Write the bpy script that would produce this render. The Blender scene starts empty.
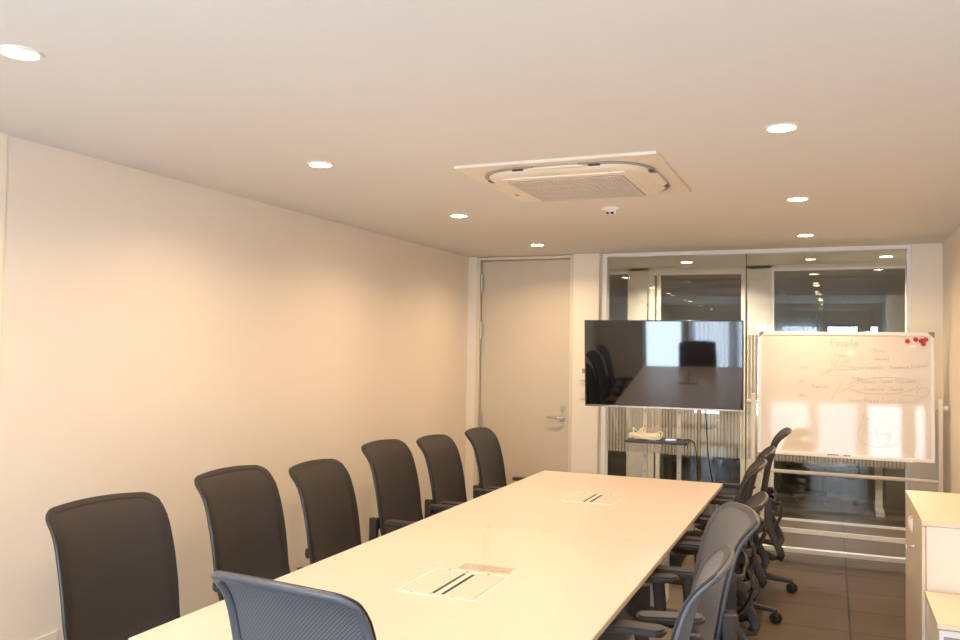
import bpy, bmesh, math, random
from mathutils import Vector, Matrix, Euler
random.seed(7)
sc = bpy.context.scene
COL = sc.collection
R = math.radians

# ------------------------------------------------------------------ materials
def mat(name, col, rough=.5, metal=0.0, spec=.5, noise=0.0, nscale=20, bump=0.0, bscale=200, emis=None, estr=0, sheen=0, coat=0):
    m = bpy.data.materials.new(name); m.use_nodes = True
    nt = m.node_tree; b = nt.nodes['Principled BSDF']
    b.inputs['Base Color'].default_value = (*col, 1)
    b.inputs['Roughness'].default_value = rough
    b.inputs['Metallic'].default_value = metal
    b.inputs['Specular IOR Level'].default_value = spec
    if sheen:
        b.inputs['Sheen Weight'].default_value = sheen; b.inputs['Sheen Roughness'].default_value = .5
    if coat:
        b.inputs['Coat Weight'].default_value = coat; b.inputs['Coat Roughness'].default_value = .05
    tc = nt.nodes.new('ShaderNodeTexCoord')
    if noise:
        n = nt.nodes.new('ShaderNodeTexNoise'); n.inputs['Scale'].default_value = nscale
        n.inputs['Detail'].default_value = 4
        nt.links.new(tc.outputs['Object'], n.inputs['Vector'])
        mp = nt.nodes.new('ShaderNodeMapRange')
        mp.inputs['To Min'].default_value = 1-noise; mp.inputs['To Max'].default_value = 1+noise
        nt.links.new(n.outputs['Fac'], mp.inputs['Value'])
        mx = nt.nodes.new('ShaderNodeVectorMath'); mx.operation = 'SCALE'
        mx.inputs[0].default_value = col
        nt.links.new(mp.outputs['Result'], mx.inputs['Scale'])
        nt.links.new(mx.outputs['Vector'], b.inputs['Base Color'])
    if bump:
        n2 = nt.nodes.new('ShaderNodeTexNoise'); n2.inputs['Scale'].default_value = bscale
        nt.links.new(tc.outputs['Object'], n2.inputs['Vector'])
        bp = nt.nodes.new('ShaderNodeBump'); bp.inputs['Strength'].default_value = bump; bp.inputs['Distance'].default_value = .002
        nt.links.new(n2.outputs['Fac'], bp.inputs['Height']); nt.links.new(bp.outputs['Normal'], b.inputs['Normal'])
    if emis:
        b.inputs['Emission Color'].default_value = (*emis, 1); b.inputs['Emission Strength'].default_value = estr
    return m

M = {}
M['wall'] = mat('wall_paint', (.81, .745, .66), .75, spec=.25, noise=.015, nscale=3, bump=.12, bscale=260)
M['ceiling'] = mat('ceiling_paint', (.76, .745, .72), .9, spec=.1, noise=.012, nscale=2)
M['pillar'] = mat('pillar_paint', (.87, .81, .71), .65, spec=.3)
M['doorpaint'] = mat('door_paint', (.64, .57, .47), .42, spec=.4, noise=.01, nscale=6)
M['doorframe'] = mat('door_frame_paint', (.74, .67, .56), .45)
M['steel'] = mat('brushed_steel', (.6, .58, .55), .28, metal=1)
M['frame_white'] = mat('white_aluminium', (.86, .85, .84), .3, spec=.6)
M['plastic_white'] = mat('white_plastic', (.85, .83, .78), .38)
M['plastic_cream'] = mat('cream_plastic', (.82, .77, .66), .4)
M['ac'] = mat('ac_plastic', (.86, .79, .68), .42, noise=.01, nscale=4)
M['dark'] = mat('black_plastic', (.018, .017, .018), .35)
M['acdark'] = mat('slot_dark', (.10, .085, .07), .6)
M['slot'] = mat('slot_grey', (.36, .33, .29), .5)
M['grille'] = mat('grille_plastic', (.62, .54, .44), .5)
M['table'] = mat('table_laminate', (.725, .635, .565), .36, spec=.45)
M['tedge'] = mat('table_edge', (.70, .58, .45), .45)
M['tleg'] = mat('table_leg_paint', (.84, .80, .74), .4)
M['chairplastic'] = mat('chair_plastic', (.046, .041, .039), .42, spec=.5, noise=.05, nscale=30)
M['rim'] = mat('chair_rim', (.030, .026, .025), .34, spec=.6)
M['border'] = mat('chair_border_cloth', (.018, .014, .013), .7, bump=.3, bscale=600)
M['seatfab'] = mat('seat_fabric', (.19, .165, .135), .9, spec=.2, noise=.12, nscale=180, bump=.5, bscale=500, sheen=.2)
M['castor'] = mat('castor_rubber', (.035, .03, .028), .5)
M['cab'] = mat('cabinet_body', (.84, .78, .71), .4, spec=.4)
M['cabtop'] = mat('cabinet_top', (.84, .68, .52), .4, noise=.03, nscale=5)
M['cabdoor'] = mat('cabinet_door', (.76, .66, .54), .4, spec=.4)
M['red'] = mat('red_plastic', (.55, .02, .03), .35)
M['ink'] = mat('marker_ink', (.47, .36, .29), .7, noise=.25, nscale=9)
M['ink2'] = mat('faded_ink', (.68, .57, .48), .8)
M['caps'] = mat('grey_corner_cap', (.33, .30, .27), .5)
M['corr_wall'] = mat('corridor_wall', (.66, .61, .53), .7)
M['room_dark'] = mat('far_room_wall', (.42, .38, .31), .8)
M['room_floor'] = mat('far_room_floor', (.05, .047, .045), .35)
M['cable_white'] = mat('cable_white', (.80, .74, .60), .5)
M['cable_black'] = mat('cable_black', (.02, .02, .02), .5)
M['copper'] = mat('tape_brown', (.33, .24, .16), .6)
M['curtain_rail'] = M['plastic_white']
M['board'] = mat('board_enamel', (.80, .73, .65), .035, spec=.50, bump=.05, bscale=45)
M['lcd'] = mat('lcd_glass', (.006, .006, .008), .035, spec=1.0)
M['bezel'] = mat('bezel', (.02, .02, .022), .2)
M['chrome'] = mat('bezel_chrome', (.5, .5, .52), .2, metal=1)
M['led'] = mat('lamp_diffuser', (1, .95, .85), .5, emis=(1, .74, .42), estr=70)
M['led2'] = mat('corridor_lamp', (1, .95, .9), .5, emis=(1, .86, .68), estr=45)

def floor_mat(name, c1, c2, mortar, offx=0.0, offy=0.0):
    m = bpy.data.materials.new(name); m.use_nodes = True; nt = m.node_tree; b = nt.nodes['Principled BSDF']
    tc = nt.nodes.new('ShaderNodeTexCoord'); mp = nt.nodes.new('ShaderNodeMapping')
    mp.inputs['Location'].default_value = (offx, offy, 0)
    br = nt.nodes.new('ShaderNodeTexBrick'); br.offset = 0; br.inputs['Scale'].default_value = 1
    br.inputs['Brick Width'].default_value = .92; br.inputs['Row Height'].default_value = .46
    br.inputs['Mortar Size'].default_value = .0065; br.inputs['Color1'].default_value = (*c1, 1); br.inputs['Color2'].default_value = (*c2, 1)
    br.inputs['Mortar'].default_value = (*mortar, 1)
    nt.links.new(tc.outputs['Object'], mp.inputs['Vector']); nt.links.new(mp.outputs['Vector'], br.inputs['Vector'])
    st = nt.nodes.new('ShaderNodeMapping'); st.inputs['Scale'].default_value = (2, 46, 1)
    nz = nt.nodes.new('ShaderNodeTexNoise'); nz.inputs['Scale'].default_value = 1.5; nz.inputs['Detail'].default_value = 6
    nt.links.new(tc.outputs['Object'], st.inputs['Vector']); nt.links.new(st.outputs['Vector'], nz.inputs['Vector'])
    mr = nt.nodes.new('ShaderNodeMapRange'); mr.inputs['To Min'].default_value = .62; mr.inputs['To Max'].default_value = 1.38
    nt.links.new(nz.outputs['Fac'], mr.inputs['Value'])
    vm = nt.nodes.new('ShaderNodeVectorMath'); vm.operation = 'SCALE'
    nt.links.new(br.outputs['Color'], vm.inputs[0]); nt.links.new(mr.outputs['Result'], vm.inputs['Scale'])
    nt.links.new(vm.outputs['Vector'], b.inputs['Base Color'])
    b.inputs['Roughness'].default_value = .42; b.inputs['Specular IOR Level'].default_value = .35
    bp = nt.nodes.new('ShaderNodeBump'); bp.inputs['Strength'].default_value = .25; bp.inputs['Distance'].default_value = .002
    nt.links.new(nz.outputs['Fac'], bp.inputs['Height']); nt.links.new(bp.outputs['Normal'], b.inputs['Normal'])
    return m
M['floor'] = floor_mat('floor_vinyl_tile', (.112, .083, .062), (.135, .101, .076), (.042, .030, .023), -.10, .055)

def glass_mat(name, tint=(.93, .95, .94), base=.05):
    m = bpy.data.materials.new(name); m.use_nodes = True; nt = m.node_tree
    nt.nodes.remove(nt.nodes['Principled BSDF']); out = nt.nodes['Material Output']
    tr = nt.nodes.new('ShaderNodeBsdfTransparent'); tr.inputs['Color'].default_value = (*tint, 1)
    gl = nt.nodes.new('ShaderNodeBsdfGlossy'); gl.inputs['Roughness'].default_value = 0.0
    gl.inputs['Color'].default_value = (1, 1, 1, 1)
    lw = nt.nodes.new('ShaderNodeLayerWeight'); lw.inputs['Blend'].default_value = .5
    pw = nt.nodes.new('ShaderNodeMath'); pw.operation = 'POWER'; pw.inputs[1].default_value = 5
    ml = nt.nodes.new('ShaderNodeMath'); ml.operation = 'MULTIPLY_ADD'; ml.inputs[1].default_value = .9; ml.inputs[2].default_value = base
    mx = nt.nodes.new('ShaderNodeMixShader')
    nt.links.new(lw.outputs['Facing'], pw.inputs[0]); nt.links.new(pw.outputs[0], ml.inputs[0])
    nt.links.new(ml.outputs[0], mx.inputs['Fac']); nt.links.new(tr.outputs[0], mx.inputs[1]); nt.links.new(gl.outputs[0], mx.inputs[2])
    nt.links.new(mx.outputs[0], out.inputs['Surface'])
    return m
M['glass'] = glass_mat('partition_glass', (.90, .91, .89), .055)
M['acrylic'] = glass_mat('clear_acrylic', (1, .995, .99), .035)
M['acrylic_edge'] = glass_mat('clear_acrylic_sheet', (.97, .95, .94), .12)
M['winglass'] = glass_mat('window_glass', (.97, .98, .98), .03)

def film_mat():
    m = bpy.data.materials.new('striped_frost_film'); m.use_nodes = True; nt = m.node_tree
    nt.nodes.remove(nt.nodes['Principled BSDF']); out = nt.nodes['Material Output']
    tr = nt.nodes.new('ShaderNodeBsdfTransparent')
    df = nt.nodes.new('ShaderNodeBsdfDiffuse'); df.inputs['Color'].default_value = (.70, .64, .56, 1)
    tl = nt.nodes.new('ShaderNodeBsdfTranslucent'); tl.inputs['Color'].default_value = (.7, .64, .56, 1)
    m1 = nt.nodes.new('ShaderNodeMixShader'); m1.inputs['Fac'].default_value = .4
    nt.links.new(df.outputs[0], m1.inputs[1]); nt.links.new(tl.outputs[0], m1.inputs[2])
    tc = nt.nodes.new('ShaderNodeTexCoord'); sx = nt.nodes.new('ShaderNodeSeparateXYZ')
    nt.links.new(tc.outputs['Object'], sx.inputs[0])
    a = nt.nodes.new('ShaderNodeMath'); a.operation = 'MULTIPLY'; a.inputs[1].default_value = 1/.0275
    f = nt.nodes.new('ShaderNodeMath'); f.operation = 'FRACT'
    g = nt.nodes.new('ShaderNodeMath'); g.operation = 'GREATER_THAN'; g.inputs[1].default_value = .30
    mm = nt.nodes.new('ShaderNodeMath'); mm.operation = 'MULTIPLY_ADD'; mm.inputs[1].default_value = .72; mm.inputs[2].default_value = .08
    nt.links.new(sx.outputs['X'], a.inputs[0]); nt.links.new(a.outputs[0], f.inputs[0]); nt.links.new(f.outputs[0], g.inputs[0]); nt.links.new(g.outputs[0], mm.inputs[0])
    mx = nt.nodes.new('ShaderNodeMixShader')
    nt.links.new(mm.outputs[0], mx.inputs['Fac']); nt.links.new(tr.outputs[0], mx.inputs[1]); nt.links.new(m1.outputs[0], mx.inputs[2])
    nt.links.new(mx.outputs[0], out.inputs['Surface'])
    return m
M['film'] = film_mat()

def mesh_fabric(name, cA, cB, sheen, tint):
    """woven chair netting: fine diagonal-free weave in UV space with small open gaps"""
    m = bpy.data.materials.new(name); m.use_nodes = True; nt = m.node_tree; b = nt.nodes['Principled BSDF']; out = nt.nodes['Material Output']
    uv = nt.nodes.new('ShaderNodeUVMap'); uv.uv_map = 'UVMap'
    sx = nt.nodes.new('ShaderNodeSeparateXYZ'); nt.links.new(uv.outputs[0], sx.inputs[0])
    outs = []
    for ax, k in (('X', 2*math.pi/.012), ('Y', 2*math.pi/.012)):
        a = nt.nodes.new('ShaderNodeMath'); a.operation = 'MULTIPLY'; a.inputs[1].default_value = k
        s = nt.nodes.new('ShaderNodeMath'); s.operation = 'SINE'
        nt.links.new(sx.outputs[ax], a.inputs[0]); nt.links.new(a.outputs[0], s.inputs[0]); outs.append(s)
    p = nt.nodes.new('ShaderNodeMath'); p.operation = 'MULTIPLY'
    nt.links.new(outs[0].outputs[0], p.inputs[0]); nt.links.new(outs[1].outputs[0], p.inputs[1])
    mr = nt.nodes.new('ShaderNodeMapRange'); mr.inputs['From Min'].default_value = -1; mr.inputs['From Max'].default_value = 1
    mr.inputs['To Min'].default_value = 0; mr.inputs['To Max'].default_value = 1
    nt.links.new(p.outputs[0], mr.inputs['Value'])
    cm = nt.nodes.new('ShaderNodeMix'); cm.data_type = 'RGBA'
    cm.inputs['A'].default_value = (*cA, 1); cm.inputs['B'].default_value = (*cB, 1)
    nt.links.new(mr.outputs[0], cm.inputs['Factor']); nt.links.new(cm.outputs['Result'], b.inputs['Base Color'])
    b.inputs['Roughness'].default_value = .75; b.inputs['Sheen Weight'].default_value = sheen; b.inputs['Sheen Tint'].default_value = (*tint, 1)
    tr = nt.nodes.new('ShaderNodeBsdfTransparent')
    mx = nt.nodes.new('ShaderNodeMixShader'); mx.inputs['Fac'].default_value = .04
    nt.links.new(b.outputs[0], mx.inputs[1]); nt.links.new(tr.outputs[0], mx.inputs[2]); nt.links.new(mx.outputs[0], out.inputs['Surface'])
    return m
M['net'] = mesh_fabric('dark_chair_netting', (.005, .004, .004), (.046, .037, .033), .04, (1, .95, .9))
M['net_daylit'] = mesh_fabric('daylit_chair_netting', (.028, .030, .036), (.150, .152, .165), .15, (.8, .88, 1))  # paler, bluer copies of the back materials, window daylight put into their colour
M['rim_daylit'] = mat('daylit_chair_rim', (.085, .095, .112), .36, spec=.5)
M['border_daylit'] = mat('daylit_border_cloth', (.070, .075, .086), .7, bump=.3, bscale=600)

def curtain_mat():
    m = bpy.data.materials.new('sheer_curtain'); m.use_nodes = True; nt = m.node_tree
    nt.nodes.remove(nt.nodes['Principled BSDF']); out = nt.nodes['Material Output']
    tr = nt.nodes.new('ShaderNodeBsdfTransparent'); tl = nt.nodes.new('ShaderNodeBsdfTranslucent'); tl.inputs['Color'].default_value = (.85, .87, .9, 1)
    mx = nt.nodes.new('ShaderNodeMixShader'); mx.inputs['Fac'].default_value = .55
    nt.links.new(tr.outputs[0], mx.inputs[1]); nt.links.new(tl.outputs[0], mx.inputs[2]); nt.links.new(mx.outputs[0], out.inputs['Surface'])
    return m
M['sheer'] = curtain_mat()

# ------------------------------------------------------------------ mesh helpers
def new(): return bmesh.new()
def merge(bm, t, mtx=None):
    if mtx is not None: bmesh.ops.transform(t, matrix=mtx, verts=t.verts)
    me = bpy.data.meshes.new('t'); t.to_mesh(me); t.free(); bm.from_mesh(me); bpy.data.meshes.remove(me)
def box(bm, c, s, bev=0.0, rot=None, seg=2):
    t = new(); bmesh.ops.create_cube(t, size=1)
    bmesh.ops.scale(t, vec=Vector(s), verts=t.verts)
    if bev: bmesh.ops.bevel(t, geom=list(t.edges), offset=bev, segments=seg, affect='EDGES', profile=.6)
    m = Matrix.Translation(Vector(c))
    if rot is not None: m = m @ Euler(rot).to_matrix().to_4x4()
    merge(bm, t, m)
def bx(bm, a, b, bev=0.0):
    a, b = Vector(a), Vector(b); box(bm, (a+b)/2, [abs(v) for v in (b-a)], bev)
def cyl(bm, p0, p1, r0, r1=None, n=20, bev=0.0):
    p0, p1 = Vector(p0), Vector(p1); d = p1-p0; r1 = r0 if r1 is None else r1
    t = new(); bmesh.ops.create_cone(t, cap_ends=True, segments=n, radius1=r0, radius2=r1, depth=d.length)
    if bev: bmesh.ops.bevel(t, geom=[e for e in t.edges if all(abs(abs(v.co.z)-d.length/2) < 1e-6 for v in e.verts)], offset=bev, segments=2, affect='EDGES')
    q = Vector((0, 0, 1)).rotation_difference(d.normalized())
    merge(bm, t, Matrix.Translation((p0+p1)/2) @ q.to_matrix().to_4x4())
def lathe(bm, prof, c, n=32, mtx=None):
    t = new(); rings = []
    for r, z in prof:
        rings.append([t.verts.new((max(r, 1e-5)*math.cos(2*math.pi*i/n), max(r, 1e-5)*math.sin(2*math.pi*i/n), z)) for i in range(n)])
    for a, b in zip(rings, rings[1:]):
        for i in range(n): t.faces.new((a[i], a[(i+1) % n], b[(i+1) % n], b[i]))
    bmesh.ops.remove_doubles(t, verts=t.verts, dist=5e-5)
    bmesh.ops.recalc_face_normals(t, faces=t.faces)
    merge(bm, t, Matrix.Translation(Vector(c)) @ (mtx if mtx is not None else Matrix()))
def sweep(bm, pts, w, h=None, closed=False, n=10, up=(0, 0, 1), ups=None, caps=True, boxy=False):
    """elliptical section swept along pts; w along side, h along up; w/h may be lists"""
    pts = [Vector(p) for p in pts]; N = len(pts); t = new(); rings = []
    for i, p in enumerate(pts):
        a = pts[(i-1) % N] if (closed or i > 0) else p; b = pts[(i+1) % N] if (closed or i < N-1) else p
        d = (b-a).normalized(); u = Vector(ups[i]) if ups else Vector(up)
        s = d.cross(u)
        if s.length < 1e-4: s = d.cross(Vector((1, 0, 0)))
        s.normalize(); u2 = s.cross(d).normalized()
        ww = w[i] if isinstance(w, (list, tuple)) else w
        hh = ww if h is None else (h[i] if isinstance(h, (list, tuple)) else h)
        def se(v): return math.copysign(abs(v)**(.42 if boxy else 1), v)
        rings.append([t.verts.new(p + s*ww*se(math.cos(2*math.pi*(k+.5)/n)) + u2*hh*se(math.sin(2*math.pi*(k+.5)/n))) for k in range(n)])
    for i in range(N if closed else N-1):
        a, b = rings[i], rings[(i+1) % N]
        for k in range(n): t.faces.new((a[k], a[(k+1) % n], b[(k+1) % n], b[k]))
    if not closed and caps: t.faces.new(rings[0]); t.faces.new(rings[-1])
    bmesh.ops.recalc_face_normals(t, faces=t.faces)
    merge(bm, t)
def prism(bm, poly, z0, z1, bev=0.0, mtx=None):
    t = new(); vs = [t.verts.new((x, y, z0)) for x, y in poly]; f = t.faces.new(vs)
    r = bmesh.ops.extrude_face_region(t, geom=[f]); bmesh.ops.translate(t, vec=(0, 0, z1-z0), verts=[v for v in r['geom'] if isinstance(v, bmesh.types.BMVert)])
    bmesh.ops.recalc_face_normals(t, faces=t.faces)
    if bev:
        es = [e for e in t.edges if abs(e.verts[0].co.z-e.verts[1].co.z) < 1e-7]
        bmesh.ops.bevel(t, geom=es, offset=bev, segments=2, affect='EDGES')
    merge(bm, t, mtx)
def rrect(cx, cy, w, h, r, n=6):
    out = []
    for sx, sy, a0 in ((1, 1, 0), (-1, 1, 90), (-1, -1, 180), (1, -1, 270)):
        for k in range(n+1):
            a = R(a0+90*k/n); out.append((cx+sx*(w/2-r)+r*math.cos(a), cy+sy*(h/2-r)+r*math.sin(a)))
    return out
def crom(ps, n=6, closed=False):
    ps = [Vector(p) for p in ps]; out = []; N = len(ps)
    for i in range(N if closed else N-1):
        g = lambda k: ps[k % N] if closed else ps[min(max(k, 0), N-1)]
        p0, p1, p2, p3 = g(i-1), g(i), g(i+1), g(i+2)
        for k in range(n):
            t = k/n; out.append(.5*((2*p1)+(p2-p0)*t+(2*p0-5*p1+4*p2-p3)*t*t+(3*p1-p0-3*p2+p3)*t**3))
    if not closed: out.append(ps[-1])
    return out
def obj(name, bm, m, parent=None, sharp=.6, flat=False, loc=None):
    me = bpy.data.meshes.new(name)
    for f in bm.faces: f.smooth = not flat
    for e in bm.edges:
        if len(e.link_faces) == 2 and e.calc_face_angle(0) > sharp: e.smooth = False
    if loc is not None: bmesh.ops.translate(bm, vec=-Vector(loc), verts=bm.verts)
    bm.to_mesh(me); bm.free()
    for mm in (m if isinstance(m, (list, tuple)) else [m]): me.materials.append(mm)
    o = bpy.data.objects.new(name, me); COL.objects.link(o)
    wn_ = o.modifiers.new('weighted_normals', 'WEIGHTED_NORMAL'); wn_.keep_sharp = True; wn_.weight = 80
    if parent is not None: o.parent = parent
    if loc is not None: o.location = loc
    return o
def tag(o, label=None, cat=None, group=None, kind=None):
    if label: o['label'] = label
    if cat: o['category'] = cat
    if group: o['group'] = group
    if kind: o['kind'] = kind
    return o
def empty(name, loc, label=None, cat=None, group=None, rz=0, kind=None, rot=None):
    o = bpy.data.objects.new(name, None); COL.objects.link(o); o.location = loc
    o.rotation_euler = rot if rot else (0, 0, rz); o.empty_display_size = .1
    return tag(o, label, cat, group, kind)
def kids(o): return [c for c in bpy.data.objects if c.parent == o]
def copy_tree(o, parent=None):
    c = o.copy(); COL.objects.link(c); c.parent = parent
    for ch in kids(o): copy_tree(ch, c)
    return c
def struct(name, bm, m, label=None, parent=None, **k):
    o = obj(name, bm, m, parent, **k)
    if parent is None: o['kind'] = 'structure'; o['label'] = label; o['category'] = name.split('_')[0]
    return o

XL, XR, YB, H = -3.21, .79, 7.38, 2.5
YW = -.9            # inner face of window wall
# ------------------------------------------------------------------ room shell
b = new(); bx(b, (-4.6, YW-.2, -.08), (4.2, 13.2, 0)); struct('floor', b, M['floor'], 'dark brown plank-look floor with straight joints running under the long table')
b = new(); bx(b, (XL-.2, YW-.2, H), (XR+.2, 7.56, H+.1)); struct('ceiling', b, M['ceiling'], 'plain painted ceiling with rows of recessed downlights')
b = new(); bx(b, (XL-.15, 2.48, 0), (XL, 7.56, H)); struct('wall_left', b, M['wall'], 'long bare cream wall behind the row of chairs')
b = new(); bx(b, (XL-.15, YW-.2, 0), (XL+.005, 2.48, H)); struct('wall_left_near', b, M['pillar'], 'slightly raised wall panel at the left edge of the picture')
b = new(); bx(b, (XR, YW-.2, 0), (XR+.15, 7.56, H)); struct('wall_right', b, M['wall'], 'cream side wall at the right edge behind the cabinets')
# back wall pieces: narrow strip left of door, pillar, piece right of the glass
b = new(); bx(b, (XL, YB, 0), (-3.125, YB+.18, H)); struct('wall_back_left', b, M['pillar'], 'narrow strip of end wall between the long wall and the door')
b = new(); bx(b, (-2.165, YB-.02, 0), (-1.925, YB+.18, H), .004); struct('wall_back_middle', b, M['pillar'], 'pale pillar between the door and the glass partition')
b = new(); bx(b, (.575, YB, 0), (XR, YB+.18, H)); struct('wall_back_right', b, M['pillar'], 'piece of end wall right of the glass partition')
# door
d = empty('door_1', (-2.645, YB, 0), 'tall plain beige door with steel lever handle in the end wall', 'door', kind='structure')
b = new()
bx(b, (-.48, .0, 0), (-.445, .16, 2.495), .002); bx(b, (.445, .0, 0), (.48, .16, 2.495), .002); bx(b, (-.445, .0, 2.468), (.445, .16, 2.495), .002)
bx(b, (-.445, .075, 0), (-.43, .16, 2.468)); bx(b, (.43, .075, 0), (.445, .16, 2.468)); bx(b, (-.43, .075, 2.45), (.43, .16, 2.468))
obj('door_frame', b, M['doorframe'], d)
b = new(); bx(b, (-.436, .035, .008), (.440, .073, 2.455), .002); leaf = obj('door_panel', b, M['doorpaint'], d)
def lever():
    b = new(); cyl(b, (0, 0, 0), (0, -.012, 0), .026, n=24, bev=.003); cyl(b, (0, -.01, 0), (0, -.05, 0), .010)
    sweep(b, crom([(0, -.045, 0), (-.03, -.052, 0), (-.08, -.052, 0), (-.135, -.050, 0)], 4), .009, .008); return b
hb = obj('door_handle', lever(), M['steel'], leaf); hb.location = (.375, .034, 1.012)
b = new(); cyl(b, (0, 0, 0), (0, -.014, 0), .021, n=24, bev=.003); cyl(b, (0, -.012, 0), (0, -.022, 0), .010)
lk = obj('door_lock', b, M['steel'], leaf); lk.location = (.378, .034, 1.105)
for z in (2.25, 1.80, .95):
    b = new(); cyl(b, (0, 0, -.08), (0, 0, .08), .009, n=12); cyl(b, (0, 0, -.09), (0, 0, -.08), .006, .009, n=12); cyl(b, (0, 0, .08), (0, 0, .09), .009, .006, n=12)
    bx(b, (0, -.001, -.075), (.03, .004, .075)); h_ = obj('hinge', b, M['steel'], leaf); h_.location = (-.441, .028, z)
b = new(); bx(b, (-.5, .17, 0), (.5, .2, 2.5)); o = obj('door_recess', b, M['corr_wall'], d)
# glass partition : window_1
GY = 7.45
w = empty('window_1', (0, GY, 0), 'floor-to-ceiling glass partition with striped frosted band', 'window', kind='structure')
b = new()
for x0, x1 in ((-1.905, -1.865), (.545, .575)): bx(b, (x0, -.05, 0), (x1, .05, 2.5), .003)
bx(b, (-1.865, -.05, 2.468), (.545, .05, 2.5), .003); bx(b, (-1.865, -.03, 0), (.545, .03, .035), .003)
obj('window_frame', b, M['frame_white'], w)
b = new(); bx(b, (-1.925, -.05, 0), (-1.905, .08, 2.5)); obj('side_trim', b, M['corr_wall'], w)
for x0, x1 in ((-1.865, -.672), (-.668, .545)):
    b = new(); bx(b, (x0, -.004, .035), (x1, .004, 2.468)); obj('glass_pane', b, M['glass'], w)
b = new(); bx(b, (-.673, -.0055, .035), (-.667, .0055, 2.468)); obj('joint_seal', b, M['chairplastic'], w)
b = new(); bx(b, (-1.862, .005, .735), (.542, .0065, 1.78)); obj('striped_film', b, M['film'], w)

# window wall behind the camera
bays = [(-2.38, -1.72), (-1.58, -.95), (-.86, -.21), (-.11, .44), (.57, .76)]
b = new(); xs = [XL] + [v for p in bays for v in p] + [XR]
for i in range(0, len(xs), 2): bx(b, (xs[i], YW-.2, 0), (xs[i+1], YW, H))
for x0, x1 in bays:
    bx(b, (x0, YW-.2, 0), (x1, YW, .12)); bx(b, (x0, YW-.2, 2.15), (x1, YW, H))
struct('wall_window_side', b, M['wall'], 'wall with tall windows seen only as a reflection in the screen and board')
for i, (x0, x1) in enumerate(bays):
    wn = empty('window_%d' % (i+2), ((x0+x1)/2, YW-.1, 0), 'tall daylit window seen as a reflection', 'window', kind='structure')
    hw = (x1-x0)/2; b = new()
    bx(b, (-hw, -.03, .12), (-hw+.035, .03, 2.15)); bx(b, (hw-.035, -.03, .12), (hw, .03, 2.15)); bx(b, (-hw+.035, -.03, .12), (hw-.035, .03, .16)); bx(b, (-hw+.035, -.03, 2.11), (hw-.035, .03, 2.15))
    obj('window_frame', b, M['caps'], wn)
    b = new(); bx(b, (-hw+.035, -.003, .16), (hw-.035, .003, 2.11)); obj('glass_pane', b, M['winglass'], wn)

# corridor and rooms beyond the glass
OY = 8.80
b = new(); bx(b, (-4.6, 7.56, H), (4.2, OY+.12, H+.1)); struct('ceiling_corridor', b, M['ceiling'], 'corridor ceiling seen through the glass')
b = new(); bx(b, (-4.6, OY+.12, 2.48), (4.2, 13.2, 2.58)); struct('ceiling_far_room', b, M['ceiling'], 'dim ceiling of the room across the corridor')
b = new(); bx(b, (-1.99, OY, 0), (-1.765, OY+.12, H)); bx(b, (-.80, OY, 0), (-.555, OY+.12, H)); bx(b, (-2.3, OY, 2.47), (.66, OY+.12, H)); bx(b, (.66, OY, 0), (4.2, OY+.12, H)); bx(b, (-4.6, OY, 0), (-2.3, OY+.12, H))
struct('wall_corridor', b, M['corr_wall'], 'cream wall piers across the corridor seen through the glass')
b = new(); bx(b, (-4.75, 7.56, 0), (-4.6, 13.2, 2.6)); bx(b, (4.2, 7.56, 0), (4.35, 13.2, 2.6)); bx(b, (-4.6, 7.56, 0), (XL-.15, 7.6, 2.5)); bx(b, (XR+.15, 7.56, 0), (4.2, 7.6, 2.5)); struct('wall_corridor_end', b, M['corr_wall'], 'far ends of the corridor')
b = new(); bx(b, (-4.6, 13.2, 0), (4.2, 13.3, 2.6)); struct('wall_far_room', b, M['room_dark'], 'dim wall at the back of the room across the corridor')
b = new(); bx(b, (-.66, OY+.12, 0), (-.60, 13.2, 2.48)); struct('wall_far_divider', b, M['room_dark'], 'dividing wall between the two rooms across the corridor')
w2 = empty('window_7', (0, OY+.05, 0), 'glass wall with white frame across the corridor', 'window', kind='structure')
b = new(); bx(b, (-.555, -.04, 0), (-.53, .04, 2.47)); bx(b, (.635, -.04, 0), (.66, .04, 2.47)); bx(b, (-.53, -.04, 2.445), (.635, .04, 2.47)); bx(b, (-.53, -.02, 0), (.635, .02, .018))
obj('window_frame', b, M['frame_white'], w2)
b = new(); bx(b, (-.53, -.004, .04), (.635, .004, 2.445)); obj('glass_pane', b, M['glass'], w2)
w3 = empty('window_8', (-2.15, OY+.05, 0), 'narrow dark glass panel across the corridor beside a pale pier', 'window', kind='structure')
b = new(); bx(b, (-.15, -.03, 2.44), (.16, .03, 2.47)); bx(b, (-.15, -.03, 0), (.16, .03, .03)); obj('window_frame', b, M['frame_white'], w3)
b = new(); bx(b, (-.15, -.004, .03), (.16, .004, 2.44)); obj('glass_pane', b, M['glass'], w3)
d2 = empty('door_2', (-1.28, OY+.02, 0), 'cream framed doorway across the corridor behind the television', 'door', kind='structure')
b = new(); bx(b, (-.485, -.04, 0), (-.43, .06, 2.47)); bx(b, (.44, -.04, 0), (.48, .06, 2.47)); bx(b, (-.43, -.04, 2.42), (.44, .06, 2.47)); bx(b, (-.41, .0, 0), (-.37, .05, 2.42))
obj('door_frame', b, M['doorframe'], d2)
b = new(); bx(b, (-.37, .02, .02), (.44, .03, 2.42)); obj('glass_pane', b, M['glass'], d2)
# a pale bench frame and dark desk in the far room
dk = empty('far_desk', (.87, 9.75, 0), 'pale T-legged desk glimpsed low through both glass walls', 'desk')
b = new(); bx(b, (-.6, -.35, .70), (.6, .35, .73), .003); obj('desk_top', b, M['tleg'], dk)
for sx in (-.42, .42):
    b = new(); bx(b, (sx-.035, -.05, .05), (sx+.035, .05, .7), .003); bx(b, (sx-.04, -.33, 0), (sx+.04, .33, .05), .003); obj('leg', b, M['tleg'], dk)

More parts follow.
